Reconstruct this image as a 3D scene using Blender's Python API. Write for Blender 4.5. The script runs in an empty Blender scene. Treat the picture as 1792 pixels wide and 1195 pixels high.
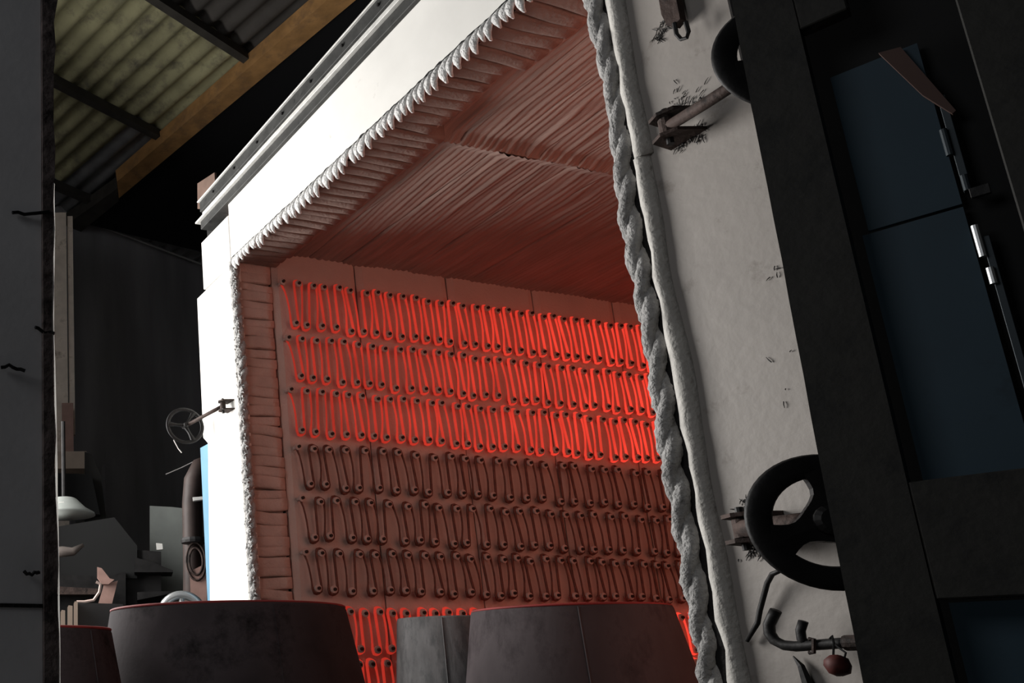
import bpy, bmesh, math, random
from mathutils import Vector, Matrix, noise
random.seed(7)
S = bpy.context.scene
COL = S.collection
pi = math.pi

# ------------------------------------------------------------------ camera
# camera stands at the world origin; x runs into the furnace, y along its front, z up
PX, PY, F = 82.0, 805.0, 1516.1418
def _cam(v): return Vector((v[0]-PX, -(v[1]-PY), -F)).normalized()
_y = _cam((-370, 1175)); _z = _cam((56, -5445)); _z = (_z - _z.dot(_y)*_y).normalized(); _x = _y.cross(_z)
ROT = Matrix((_x, _y, _z))                     # camera coordinates -> world
cd = bpy.data.cameras.new('camera'); cam = bpy.data.objects.new('camera', cd); COL.objects.link(cam)
cam.matrix_world = ROT.to_4x4()
cd.sensor_width = 36; cd.lens = 36*F/1792
cd.shift_x = (896-PX)/1792; cd.shift_y = (PY-597.5)/1792
cd.clip_end = 200
S.camera = cam

# ------------------------------------------------------------------ world, light, exposure
w = bpy.data.worlds.new('world'); S.world = w; w.use_nodes = True
w.node_tree.nodes['Background'].inputs[0].default_value = (.75, .85, 1, 1)
w.node_tree.nodes['Background'].inputs[1].default_value = .012
S.view_settings.view_transform = 'Standard'; S.view_settings.look = 'None'
S.view_settings.exposure = 0; S.view_settings.gamma = 1; S.view_settings.use_curve_mapping = False

def area(name, loc, target, sx, sy, power, col, spread=180):
    l = bpy.data.lights.new(name, 'AREA'); l.shape = 'RECTANGLE'; l.size = sx; l.size_y = sy
    l.energy = power; l.color = col; l.spread = math.radians(spread)
    o = bpy.data.objects.new(name, l); COL.objects.link(o); o.location = loc
    o.rotation_euler = (Vector(target)-Vector(loc)).to_track_quat('-Z', 'Y').to_euler()
    return o
area('doorway_daylight', (.3, 7.2, 2.2), (3.0, 3.0, 2.2), 2.4, 3.0, 450, (1, .985, .96))
area('hall_daylight', (-5, 2.0, 4.0), (3.0, 3.5, 1.5), 4, 3, 95, (.95, .97, 1))

# ------------------------------------------------------------------ materials
def mat(name, col, rough=.7, metal=0, var=.0, vscale=6, bump=0, bscale=40, dark=None, dlo=.55, dhi=.7, dscale=5, emit=None, estr=0, stretch=(1, 1, 1), detail=6):
    m = bpy.data.materials.new(name); m.use_nodes = True
    nt = m.node_tree; b = nt.nodes['Principled BSDF']; L = nt.links
    b.inputs['Roughness'].default_value = rough; b.inputs['Metallic'].default_value = metal
    b.inputs['Specular IOR Level'].default_value = .3
    b.inputs['Base Color'].default_value = (*col, 1)
    geo = nt.nodes.new('ShaderNodeNewGeometry'); mp = nt.nodes.new('ShaderNodeMapping')
    mp.inputs['Scale'].default_value = stretch; L.new(geo.outputs['Position'], mp.inputs['Vector'])
    cur = None
    if var:
        n = nt.nodes.new('ShaderNodeTexNoise'); n.inputs['Scale'].default_value = vscale; n.inputs['Detail'].default_value = detail
        L.new(mp.outputs[0], n.inputs['Vector'])
        mx = nt.nodes.new('ShaderNodeMix'); mx.data_type = 'RGBA'
        r = nt.nodes.new('ShaderNodeMapRange'); r.inputs[1].default_value = .3; r.inputs[2].default_value = .7
        L.new(n.outputs[0], r.inputs[0]); L.new(r.outputs[0], mx.inputs[0])
        mx.inputs[6].default_value = (*[c*(1-var) for c in col], 1); mx.inputs[7].default_value = (*[min(1, c*(1+var)) for c in col], 1)
        cur = mx.outputs[2]
    if dark is not None:
        n = nt.nodes.new('ShaderNodeTexNoise'); n.inputs['Scale'].default_value = dscale; n.inputs['Detail'].default_value = 10; n.inputs['Roughness'].default_value = .7
        L.new(mp.outputs[0], n.inputs['Vector'])
        r = nt.nodes.new('ShaderNodeMapRange'); r.inputs[1].default_value = dlo; r.inputs[2].default_value = dhi
        L.new(n.outputs[0], r.inputs[0])
        mx = nt.nodes.new('ShaderNodeMix'); mx.data_type = 'RGBA'; L.new(r.outputs[0], mx.inputs[0])
        if cur: L.new(cur, mx.inputs[6])
        else: mx.inputs[6].default_value = (*col, 1)
        mx.inputs[7].default_value = (*dark, 1); cur = mx.outputs[2]
    if cur: L.new(cur, b.inputs['Base Color'])
    if bump:
        n = nt.nodes.new('ShaderNodeTexNoise'); n.inputs['Scale'].default_value = bscale; n.inputs['Detail'].default_value = 6
        L.new(mp.outputs[0], n.inputs['Vector'])
        bp = nt.nodes.new('ShaderNodeBump'); bp.inputs['Strength'].default_value = bump; bp.inputs['Distance'].default_value = .02
        L.new(n.outputs[0], bp.inputs['Height']); L.new(bp.outputs[0], b.inputs['Normal'])
    if emit:
        b.inputs['Emission Color'].default_value = (*emit, 1); b.inputs['Emission Strength'].default_value = estr
    return m

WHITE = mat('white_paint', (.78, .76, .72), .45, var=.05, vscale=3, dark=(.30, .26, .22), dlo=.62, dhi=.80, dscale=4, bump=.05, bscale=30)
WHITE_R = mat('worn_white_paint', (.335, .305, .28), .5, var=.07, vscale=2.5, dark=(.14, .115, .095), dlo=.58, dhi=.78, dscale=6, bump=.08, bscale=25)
LIP = mat('fibre_board_edge', (.52, .50, .465), .9, var=.10, vscale=12, bump=.4, bscale=50)
ROPE = mat('grey_fibre_rope', (.37, .36, .35), .95, var=.25, vscale=16, dark=(.10, .09, .09), dlo=.60, dhi=.74, dscale=14, bump=.8, bscale=70)
FRINGE = mat('white_blanket_edge', (.66, .65, .635), .95, var=.10, vscale=25, bump=.8, bscale=70)
CHAR = mat('charred_gap', (.012, .011, .011), .9, bump=.6, bscale=60)
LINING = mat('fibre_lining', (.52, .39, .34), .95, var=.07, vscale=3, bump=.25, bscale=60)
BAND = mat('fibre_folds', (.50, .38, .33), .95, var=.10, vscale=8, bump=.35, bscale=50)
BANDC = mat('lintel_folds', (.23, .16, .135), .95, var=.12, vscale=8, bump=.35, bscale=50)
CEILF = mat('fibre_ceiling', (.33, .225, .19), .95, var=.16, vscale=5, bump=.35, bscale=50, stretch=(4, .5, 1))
WASHER = mat('ceramic_washer', (.50, .35, .30), .8, var=.15, vscale=40)
PIN = mat('scaled_pin', (.035, .015, .01), .8)
COLD = mat('oxidised_rod', (.13, .042, .028), .75, var=.3, vscale=30)
RAILG = mat('galvanised_rail', (.045, .045, .043), .6, .2, var=.25, vscale=10, dark=(.02, .02, .02), dlo=.58, dhi=.66, dscale=14, bump=.1)
RAILW = mat('bright_rail_lip', (.62, .61, .58), .5, .1, var=.15, vscale=20)
DSTEEL = mat('black_steel', (.020, .019, .019), .55, .3, var=.3, vscale=10, bump=.1)
DRUST = mat('rusty_steel', (.062, .042, .036), .75, .2, var=.4, vscale=14, dark=(.015, .012, .011), dlo=.5, dhi=.65, dscale=9, bump=.3)
RUSTP = mat('brown_primer', (.14, .09, .07), .8, var=.15, vscale=8)
FRAME = mat('dark_frame_paint', (.023, .022, .019), .7, .0, var=.12, vscale=9, dark=(.012, .012, .011), dlo=.50, dhi=.64, dscale=6, bump=.06)  # low base colour also holds the lack of light at the gate
BLACK = mat('near_black', (.006, .006, .006), .8)
BLUEP = mat('blue_panel_paint', (.017, .039, .057), .55, var=.12, vscale=2.5, dark=(.006, .015, .022), dlo=.6, dhi=.75, dscale=3)
BLUEE = mat('blue_shell_paint', (.10, .22, .32), .6, var=.1)
SHEET = mat('vessel_steel', (.062, .052, .054), .8, 0, var=.28, vscale=3, dark=(.02, .016, .017), dlo=.5, dhi=.68, dscale=3, bump=.05, stretch=(1, 1, .6))
SHEETD = mat('blackened_vessel_steel', (.048, .040, .042), .8, 0, var=.35, vscale=3, dark=(.008, .007, .007), dlo=.5, dhi=.68, dscale=3, bump=.05)
SHEETL = mat('scoured_vessel_steel', (.15, .145, .145), .7, 0, var=.3, vscale=9, dark=(.10, .10, .10), dlo=.48, dhi=.62, dscale=14, bump=.15, stretch=(1, 1, .4))
REDE = mat('red_lit_edge', (.20, .022, .02), .7, var=.2)  # furnace's red light on the cone rims, put into the colour
PILLAR = mat('grey_render', (.85, .83, .83), .85, var=.08, vscale=4, dark=(.25, .25, .25), dlo=.66, dhi=.78, dscale=9, bump=.03)
PILEDGE = mat('rusty_flange', (.19, .15, .14), .85, var=.4, vscale=22, dark=(.06, .048, .045), dlo=.5, dhi=.62, dscale=10, bump=.5, bscale=30)
ROOFG = mat('mossy_cement_sheet', (.37, .345, .20), .85, var=.22, vscale=3, dark=(.13, .115, .085), dlo=.50, dhi=.72, dscale=4, bump=.1)
ROOFD = mat('dull_cement_sheet', (.065, .058, .052), .85, var=.2, vscale=3, bump=.1)
ROOFM = mat('dark_metal_sheet', (.30, .30, .30), .35, .6, var=.2)
WOOD = mat('orange_brown_beam', (.42, .225, .085), .7, var=.25, vscale=5, dark=(.22, .13, .07), dlo=.5, dhi=.7, dscale=4)
PURL = mat('dark_purlin', (.05, .045, .038), .8, var=.2)
COLM = mat('concrete_column', (.72, .62, .53), .8, var=.15, vscale=5, dark=(.35, .28, .22), dlo=.55, dhi=.7, dscale=5)
DWALL = mat('sooty_cladding', (.30, .29, .295), .9, var=.3, vscale=1.5, stretch=(1, 1, .2))
FLOORM = mat('dusty_floor', (.16, .15, .14), .9, var=.2, vscale=2)
GPANEL = mat('grey_green_panel', (.30, .32, .30), .8, var=.08)
SALMON = mat('salmon_paint', (.36, .22, .185), .7, var=.15, vscale=10)
CREAM = mat('cream_flange', (.50, .40, .32), .7, var=.1)
SILVER = mat('bare_aluminium', (.45, .46, .46), .35, .7)
REDL = mat('red_lump', (.08, .018, .015), .6, var=.4, vscale=40)

for m_ in (SHEET, SHEETD, SHEETL): m_.node_tree.nodes['Principled BSDF'].inputs['Specular IOR Level'].default_value = .04
BAREW = bpy.data.materials.new('backlit_fin'); BAREW.use_nodes = True
_nt = BAREW.node_tree; _t = _nt.nodes.new('ShaderNodeBsdfTranslucent'); _t.inputs[0].default_value = (.85, .84, .80, 1)
_nt.links.new(_t.outputs[0], _nt.nodes['Material Output'].inputs[0])

def hot_mat():
    m = bpy.data.materials.new('glowing_rod'); m.use_nodes = True
    nt = m.node_tree; b = nt.nodes['Principled BSDF']; L = nt.links
    b.inputs['Base Color'].default_value = (.08, .02, .012, 1); b.inputs['Roughness'].default_value = .8
    b.inputs['Emission Color'].default_value = (1, .058, .034, 1)
    g = nt.nodes.new('ShaderNodeNewGeometry'); sx = nt.nodes.new('ShaderNodeSeparateXYZ'); L.new(g.outputs['Position'], sx.inputs[0])
    r = nt.nodes.new('ShaderNodeMapRange'); r.inputs[1].default_value = 3.3; r.inputs[2].default_value = 7.0
    r.inputs[3].default_value = .31; r.inputs[4].default_value = .95   # the rods run hotter deeper inside
    n = nt.nodes.new('ShaderNodeTexNoise'); n.inputs['Scale'].default_value = 3
    L.new(g.outputs['Position'], n.inputs['Vector'])
    mu = nt.nodes.new('ShaderNodeMath'); mu.operation = 'MULTIPLY'
    a = nt.nodes.new('ShaderNodeMath'); a.operation = 'ADD'; a.inputs[1].default_value = .5
    L.new(n.outputs[0], a.inputs[0]); L.new(sx.outputs[0], r.inputs[0]); L.new(r.outputs[0], mu.inputs[0]); L.new(a.outputs[0], mu.inputs[1])
    L.new(mu.outputs[0], b.inputs['Emission Strength'])
    return m
HOT = hot_mat()
FILL_ROD = mat('fill_glow_rod', (.08, .02, .012), .8, emit=(1, .25, .14), estr=2.4)  # for the added right-wall rows that fill the interior with light

# ------------------------------------------------------------------ helpers
def ray(px, py): return (ROT @ _cam((px, py))).normalized()
def onx(px, py, X): r = ray(px, py); return r*(X/r.x)
def ony(px, py, Y): r = ray(px, py); return r*(Y/r.y)
def onz(px, py, Z): r = ray(px, py); return r*(Z/r.z)
def onpl(px, py, A, N): r = ray(px, py); return r*(Vector(A).dot(N)/r.dot(N))
def ang(d): return Vector((math.cos(math.radians(d)), math.sin(math.radians(d)), 0))
V = Vector

def tag(o, label=None, cat=None, group=None, kind=None):
    if label: o['label'] = label
    if cat: o['category'] = cat
    if group: o['group'] = group
    if kind: o['kind'] = kind
    return o
def thing(name, label, cat, loc=(0, 0, 0), group=None, rotz=0):
    o = bpy.data.objects.new(name, None); COL.objects.link(o); o.location = loc; o.rotation_euler = (0, 0, rotz)
    o.empty_display_size = .1
    return tag(o, label, cat, group)

class MB:
    """collects shapes, then links them as one mesh"""
    def __init__(s): s.v = []; s.f = []
    def add(s, vs, fs):
        n = len(s.v); s.v += [V(a) for a in vs]; s.f += [[i+n for i in f] for f in fs]; return s
    def box(s, a, b, M=None):
        (x0, y0, z0), (x1, y1, z1) = a, b
        vs = [V(p) for p in ((x0,y0,z0),(x1,y0,z0),(x1,y1,z0),(x0,y1,z0),(x0,y0,z1),(x1,y0,z1),(x1,y1,z1),(x0,y1,z1))]
        if M: vs = [M @ p for p in vs]
        return s.add(vs, [(0,3,2,1),(4,5,6,7),(0,1,5,4),(1,2,6,5),(2,3,7,6),(3,0,4,7)])
    def hexa(s, lo, hi):                      # two loops of points, same count
        n = len(lo); fs = [list(range(n))[::-1], list(range(n, 2*n))]
        fs += [(i, (i+1) % n, (i+1) % n+n, i+n) for i in range(n)]
        return s.add(list(lo)+list(hi), fs)
    def tube(s, pts, r, seg=8, closed=False, cap=True, jit=0, up=None):
        pts = [V(p) for p in pts]; n = len(pts); vs = []
        rr = r if isinstance(r, (list, tuple)) else [r]*n
        prev = None
        for i, p in enumerate(pts):
            a = pts[(i-1) % n] if (closed or i > 0) else p; b = pts[(i+1) % n] if (closed or i < n-1) else p
            t = (b-a).normalized()
            if prev is None:
                u = V((0, 0, 1)) if abs(t.z) < .9 else V((1, 0, 0))
                u = (u-u.dot(t)*t).normalized()
            else: u = (prev-prev.dot(t)*t).normalized()
            prev = u; w_ = t.cross(u)
            for k in range(seg):
                th = 2*pi*k/seg; q = rr[i]*(1+jit*random.uniform(-1, 1))
                vs.append(p+(u*math.cos(th)+w_*math.sin(th))*q)
        fs = []
        for i in range(n if closed else n-1):
            for k in range(seg):
                j = (i+1) % n
                fs.append((i*seg+k, i*seg+(k+1) % seg, j*seg+(k+1) % seg, j*seg+k))
        if not closed and cap: fs += [list(range(seg))[::-1], list(range((n-1)*seg, n*seg))]
        return s.add(vs, fs)
    def lathe(s, c, axis, prof, seg=24, cap=True):     # prof: (distance along axis, radius)
        c = V(c); t = V(axis).normalized(); u = V((0, 0, 1)) if abs(t.z) < .9 else V((1, 0, 0))
        u = (u-u.dot(t)*t).normalized(); w_ = t.cross(u); vs = []
        for d, r in prof:
            for k in range(seg):
                th = 2*pi*k/seg; vs.append(c+t*d+(u*math.cos(th)+w_*math.sin(th))*r)
        fs = [(i*seg+k, i*seg+(k+1) % seg, (i+1)*seg+(k+1) % seg, (i+1)*seg+k) for i in range(len(prof)-1) for k in range(seg)]
        if cap: fs += [list(range(seg))[::-1], list(range((len(prof)-1)*seg, len(prof)*seg))]
        return s.add(vs, fs)
    def build(s, name, m, parent=None, smooth=False, bevel=0, noisy=0, nscale=8, loc=None):
        me = bpy.data.meshes.new(name)
        vs = s.v
        if noisy:
            vs = [p+V(noise.noise_vector(p*nscale))*noisy for p in vs]
        if loc is not None: vs = [p-V(loc) for p in vs]
        me.from_pydata([tuple(p) for p in vs], [], s.f); me.update()
        bm = bmesh.new(); bm.from_mesh(me); bmesh.ops.recalc_face_normals(bm, faces=bm.faces)
        if bevel: bmesh.ops.bevel(bm, geom=bm.edges[:], offset=bevel, segments=1, affect='EDGES')
        bm.to_mesh(me); bm.free()
        ms = m if isinstance(m, (list, tuple)) else [m]
        for q in ms: me.materials.append(q)
        if smooth: me.polygons.foreach_set('use_smooth', [True]*len(me.polygons))
        o = bpy.data.objects.new(name, me); COL.objects.link(o)
        if parent: o.parent = parent; o.matrix_parent_inverse = Matrix.Identity(4) if loc is None else Matrix.Identity(4)
        if parent and loc is None and parent.location.length > 0:      # world coordinates given: take the parent's place out
            M = Matrix.Translation(parent.location) @ parent.rotation_euler.to_matrix().to_4x4()
            me.transform(M.inverted())
        if loc is not None: o.location = loc
        return o
def box(name, a, b, m, parent=None, bevel=0, **k): return MB().box(a, b).build(name, m, parent, bevel=bevel, **k)

ZF = -1.6      # hall floor
ZH = -1.0      # furnace hearth / bogie deck
ZT = 2.964     # top of the opening
ZC = 3.10      # underside of the fibre ceiling
YL, YR = 5.34, 2.20   # inner side walls
XF = 3.0       # front face
XB = 9.4       # inner back wall

# ------------------------------------------------------------------ hall (aligned to its own axes)
U, W = ang(22.0), ang(112.0)
HM = Matrix(((U.x, W.x, 0, 0), (U.y, W.y, 0, 0), (0, 0, 1, 0), (0, 0, 0, 1)))   # (u, w, z) -> world
def hbox(name, a, b, m, parent=None, bevel=0): return MB().box(a, b, HM).build(name, m, parent, bevel=bevel)
tag(hbox('floor', (-8, -6, ZF-.2), (18, 14, ZF), FLOORM), kind='structure')
WY = 9.42
tag(hbox('wall_back', (-8, WY, ZF), (18, WY+.2, 9), DWALL), kind='structure')
wr = tag(hbox('wall_right', (17.8, -6, ZF), (18, 13, 9), DWALL), kind='structure')
wb = bpy.data.objects['wall_back']
for i in range(20):      # upright cladding ribs that show faintly low on the back wall
    u0 = 2.0+i*.34
    MB().box((u0, WY-.07, ZF), (u0+.10, WY, 3.0), HM).build('cladding_rib', DWALL, wb)

# roof plane: purlins run along U, sheets drop towards W
D = ray(-1500, 1500); D = (D-D.dot(U)*U).normalized()
RP = ray(250, 240)*13.0
RN = U.cross(D).normalized()
if RN.z < 0: RN = -RN
def rp(px, py, off=0): return onpl(px, py, RP+RN*off, RN)
def ruv(p): q = p-RP; return q.dot(U), q.dot(D)
RM = Matrix((U, D, RN)).transposed()
def rpt(u, d, h=0): return RP+U*u+D*d+RN*h
ceil = tag(bpy.data.objects.new('ceiling', None), kind='structure'); COL.objects.link(ceil)
def sheet(u0, u1, d0, d1, m, h=0, pitch=.28, amp=.037):
    mb = MB(); nu = max(4, int((u1-u0)/pitch*8)); vs = []; fs = []
    for j, d in enumerate((d0, d1)):
        for i in range(nu+1):
            u = u0+(u1-u0)*i/nu
            vs.append(rpt(u, d, h+(.012 if j else 0)+amp*math.cos(2*pi*u/pitch)))
    fs = [(i, i+1, nu+2+i, nu+1+i) for i in range(nu)]
    mb.add(vs, fs)
    mb.add([v+RN*.008 for v in vs], [f[::-1] for f in fs])
    return mb.build('roof_sheet', m, ceil, smooth=True)
pa = [ruv(rp(*p)) for p in ((290, 0), (449, 100))]
pb = [ruv(rp(*p)) for p in ((100, 137), (295, 231))]
pc = [ruv(rp(*p)) for p in ((181, 397), (345, 459))]
dA = sum(p[1] for p in pa)/2; dB = sum(p[1] for p in pb)/2; dC = dB+(dB-dA)*.98
uB = ruv(rp(225, 215))[0]; uB2 = ruv(rp(236, 220))[0]
0 and print('roof', dA, dB, dC, pa, pb, pc)
st = dB-dA
for k in range(-3, 2):
    d0 = dB+k*st; d1 = d0+st+.15
    for i in range(-5, 8):
        u0 = uB2+i*1.12-.05
        m = ROOFG if (k == -1 or (k == 0 and i < 0)) else ROOFD
        if k == 0 and i >= 0: m = ROOFM
        if k >= 1: m = ROOFM
        sheet(u0, u0+1.17, d0, d1, m, h=.03*(-k)*0+(.014 if i % 2 else 0))
for k in range(-3, 2):
    d0 = dB+k*st
    mb = MB(); P = [rpt(-8, d0-.04, -.17), rpt(-8, d0+.05, -.17), rpt(-8, d0+.05, -.04), rpt(-8, d0-.04, -.04)]
    mb.hexa(P, [p+U*22 for p in P])
    mb.build('purlin', PURL, ceil)

# orange-brown rafter under the sheets
def beam_px(name, quad0, quad1, off, depth, m, parent=None):
    """bar whose visible face runs between two short end edges read in the roof plane lowered by off"""
    a = [rp(*p, off) for p in quad0]; b = [rp(*p, off) for p in quad1]
    mb = MB(); lo = [a[0], b[0], b[1], a[1]]
    mb.hexa(lo, [p+RN*depth for p in lo]); return mb.build(name, m, parent)
rf = beam_px('rafter', ((205, 318), (208, 347)), ((700, -110), (728, -88)), -.29, .20, WOOD, ceil)
beam_px('rafter', ((100, 405), (118, 425)), ((205, 330), (208, 352)), -.27, .20, PURL, ceil)

sp = [rp(x_, y_, -.21) for x_, y_ in ((206, 340), (726, -96), (1300, -100), (700, 420), (350, 440), (150, 392))]  # made-up near-black sheet that darkens the roof beyond the rafter
MB().hexa(sp, [p+RN*.03 for p in sp]).build('darkening_sheet', mat('darkening_black', (.007, .007, .008), .9), ceil)

# concrete column with conduit at the far left
t = thing('concrete_column', 'pale streaked column rising behind the grey pillar edge to the roof', 'column', (0, 0, 0))
c0 = ray(112, 1180)*10.2; c0.z = 0
def col_box(pxl, pxr, dist, y0, y1, depth, name, m, parent):
    a = ray(pxl, 700); b = ray(pxr, 700)
    a = a/math.hypot(a.x, a.y)*dist; b = b/math.hypot(b.x, b.y)*dist
    z0 = zpx((pxl+pxr)/2, y0, dist); z1 = zpx((pxl+pxr)/2, y1, dist)
    n = V((a.x+b.x, a.y+b.y, 0)).normalized()*depth
    lo = [V((a.x, a.y, z0)), V((b.x, b.y, z0)), V((b.x, b.y, z0))+n, V((a.x, a.y, z0))+n]
    return MB().hexa(lo, [V((p.x, p.y, z1)) for p in lo]).build(name, m, parent, bevel=0)
def zpx(px, py, dist):
    r = ray(px, py); return r.z*dist/math.hypot(r.x, r.y)
col_box(60, 119, 10.8, 1600, 372, .25, 'shaft', COLM, t)
col_box(121, 131, 10.85, 760, 378, .10, 'conduit', COLM, t)
col_box(108, 128, 10.6, 812, 705, .10, 'patch_plate', SALMON, t)
col_box(60, 150, 10.4, 820, 790, .30, 'bracket_shelf', CREAM, t)

# tube drawn for the dusty edge where back wall meets roof
t = MB().tube([onpl(x_, y_, W*(WY-.12), W) for x_, y_ in ((170, 394), (230, 416), (290, 439), (352, 462))], .017, 6).build('dusty_wall_edge', mat('dusty_edge', (.45, .44, .42), .9), None)
t.parent = ceil
# ------------------------------------------------------------------ foreground pillar
t = thing('grey_pillar', 'grey rendered pillar with rusty brown flange filling the left picture edge', 'pillar')
pe = []      # face edge / flange edge on world y = 3
PYf = 2.1
def pil(px, py, Y=PYf): return ony(px, py, Y)
a = pil(73, 600); b = pil(97, 600)
xe, xo = a.x, b.x
MB().box((xe-1.1, PYf, ZF), (xe, PYf+.18, 6)).build('body', PILLAR, t)
pb_ = MB(); random.seed(3)
rows = 90
for i in range(rows+1):
    z = ZF+(6-ZF)*i/rows
    wob = .006*noise.noise(V((0, 0, z*4)))+.004*random.uniform(-1, 1)+(.012 if 1.9 < z else 0)-.012*max(0, 1-abs(z-.9)/.7)
    pb_.v += [V((xe+.001, PYf-.012, z)), V((xo+wob, PYf-.012, z)), V((xo+wob, PYf+.11, z)), V((xe+.001, PYf+.11, z))]
for i in range(rows):
    n = i*4
    pb_.f += [(n+k, n+(k+1) % 4, n+4+(k+1) % 4, n+4+k) for k in range(4)]
pb_.f += [(3, 2, 1, 0), (rows*4, rows*4+1, rows*4+2, rows*4+3)]
pb_.build('flange', PILEDGE, t)
mb = MB(); n = 70; random.seed(6)      # translucent fin added so the flange edge shows a bright backlit line
for i in range(n+1):
    z = -.05+1.38*i/n; k = i*rows
    wd = .0035+.003*abs(noise.noise(V((z*7, 1, 1))))+.004*max(0, 1-abs(z-.72)/.35)
    zz = z; wob = .006*noise.noise(V((0, 0, zz*4)))-.012*max(0, 1-abs(zz-.9)/.7)
    mb.v += [V((xo+wob-.002, PYf-.014, z)), V((xo+wob+wd*.6+.001, PYf-.012, z))]
mb.f += [(2*i, 2*i+1, 2*i+3, 2*i+2) for i in range(n)]
mb.build('edge_glow_fin', BAREW, t)
for (px, py, L_) in ((20, 375, 50), (0, 645, 30), (40, 1000, 18), (60, 575, 25)):      # bits of wire stuck in the face
    p = pil(px, py); q = [p+V((0, -.01, 0))]
    for k in range(6): q.append(q[-1]+V((L_/6*.0021, random.uniform(-.004, .004), random.uniform(-.008, .008))))
    MB().tube(q, .005, 5).build('wire_scrap', DSTEEL, t)
MB().box((xe-1.1, PYf-.003, pil(30, 1060).z-.004), (xe, PYf, pil(30, 1056).z)).build('joint', CHAR, t)

# ------------------------------------------------------------------ furnace
fur = thing('furnace', 'large white fronted heat treatment furnace with open mouth and glowing red interior', 'furnace')
YO_L = 5.95; YO_R = 1.80
# shell round the lining
box('shell', (XF+.10, YL+.40, ZF), (XB+.5, YL+.55, 3.72), DSTEEL, fur)
box('shell', (XF+.10, YO_R-.02, ZF), (XB+.5, YO_R+.08, 3.72), DSTEEL, fur)
box('roof_plate', (XF+.10, YO_R-.02, 3.60), (XB+.5, YL+.55, 3.74), DSTEEL, fur)
box('back_plate', (XB+.35, YO_R, ZF), (XB+.5, YL+.5, 3.7), DSTEEL, fur)
# front plates (8 cm thick, pieces butted like the welded sheets)
def plate(name, pts, x0, x1, m, bevel=.004):      # pts: (y, z) loop
    return MB().hexa([V((x0, y, z)) for y, z in pts], [V((x1, y, z)) for y, z in pts]).build(name, m, fur, bevel=bevel)
plate('jamb_plate', [(5.345, ZF), (5.99, ZF), (5.96, .5), (5.868, 1.70), (5.94, 1.76), (5.93, 2.93), (5.345, 2.95)], XF, XF+.08, WHITE)
plate('jamb_plate', [(5.345, 2.95), (5.80, 2.95), (5.80, 3.36), (5.345, 3.36)], XF-.004, XF+.08, WHITE)
plate('lintel_plate', [(1.82, 2.985), (5.34, 2.985), (5.34, 3.46), (1.82, 3.46)], XF, XF+.08, WHITE)
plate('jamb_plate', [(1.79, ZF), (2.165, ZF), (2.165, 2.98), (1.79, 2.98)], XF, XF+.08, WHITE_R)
# blue flange of the shell past the left jamb plate
box('blue_flange', (XF+.081, 5.80, ZF), (XF+.13, 6.16, 1.74), BLUEE, fur)
# white lip round the right side of the mouth: thick board, edge uneven
def lip(y_in, y_out, z0, z1, dx, n, name, m, wob=.008, seed=0):
    mb = MB()
    for i in range(n+1):
        z = z0+(z1-z0)*i/n
        w1 = wob*noise.noise(V((seed, 0, z*9)))*2; w2 = wob*noise.noise(V((seed+5, 3, z*2.5)))*2
        a_, b_ = y_in+w1, y_out+w2
        mb.v += [V((XF-dx, a_, z)), V((XF-dx-.008, (a_*.4+b_*.6), z)), V((XF-.004, b_-.006, z)), V((XF+.02, b_-.006, z)), V((XF+.02, a_, z))]
    for i in range(n):
        q = i*5; mb.f += [(q+k, q+(k+1) % 5, q+5+(k+1) % 5, q+5+k) for k in range(5)]
    mb.f += [(4, 3, 2, 1, 0), tuple(n*5+k for k in range(5))]
    return mb.build(name, m, fur, smooth=True)
lip(2.200, 2.156, ZH, 1.88, .030, 60, 'board_lip', LIP, seed=1)
lip(2.192, 2.146, 1.88, 2.98, .032, 30, 'board_lip', LIP, seed=2)
lip(5.325, 5.365, ZH, 2.93, .010, 60, 'board_lip', LIP, wob=.003, seed=4)
# charred slot between board and rope
lip(2.265, 2.190, ZH, 2.97, .004, 80, 'charred_slot', CHAR, wob=.006, seed=8)
box('charred_slot', (XF-.006, 5.30, ZH), (XF+.03, 5.347, 2.95), CHAR, fur)
mb = MB(); random.seed(11)
for i in range(161):      # ragged black gap under the lintel plate
    y = 5.33-3.15*i/160; h = .012+.014*abs(noise.noise(V((y*14, 2, 0))))+.006*random.random()
    mb.v += [V((XF-.005, y, 2.966)), V((XF-.005, y, 2.985+h)), V((XF+.05, y, 2.985+h)), V((XF+.05, y, 2.966))]
for i in range(160):
    q = i*4; mb.f += [(q+k, q+(k+1) % 4, q+4+(k+1) % 4, q+4+k) for k in range(4)]
mb.f += [(3, 2, 1, 0), (640, 641, 642, 643)]
mb.build('charred_slot', CHAR, fur)

# rope seals: two strands twisted round each other
def rope(path, r, pitch, name, m, jit=.08, seg=10, noisy=.006, step=.012, strands=2, wander=.01):
    mb = MB()
    a, b = V(path[0]), V(path[1]); t_ = (b-a).normalized(); Ln = (b-a).length
    e1 = V((1, 0, 0)); e2 = t_.cross(e1).normalized(); n = int(Ln/step)
    for s_ in range(strands):
        pts = []; rad = []
        for i in range(n+1):
            d = Ln*i/n; ph = 2*pi*d/pitch+s_*2*pi/strands+.8*noise.noise(V((d*2, s_, 0)))
            wv = e2*wander*noise.noise(V((d*1.7, 7, 0)))*2+e1*wander*noise.noise(V((d*1.5, 17, 0)))
            pts.append(a+t_*d+(e1*math.cos(ph)*.8+e2*math.sin(ph))*r*.42+wv)
            rad.append(r*.74*(1+.16*noise.noise(V((d*9, s_*4, 1)))))
        mb.tube(pts, rad, seg, jit=jit)
    return mb.build(name, m, fur, smooth=True, noisy=noisy, nscale=45)
rope((V((XF-.012, 2.282, ZH)), V((XF-.012, 2.238, 3.0))), .036, .34, 'rope_seal', ROPE)
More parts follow.
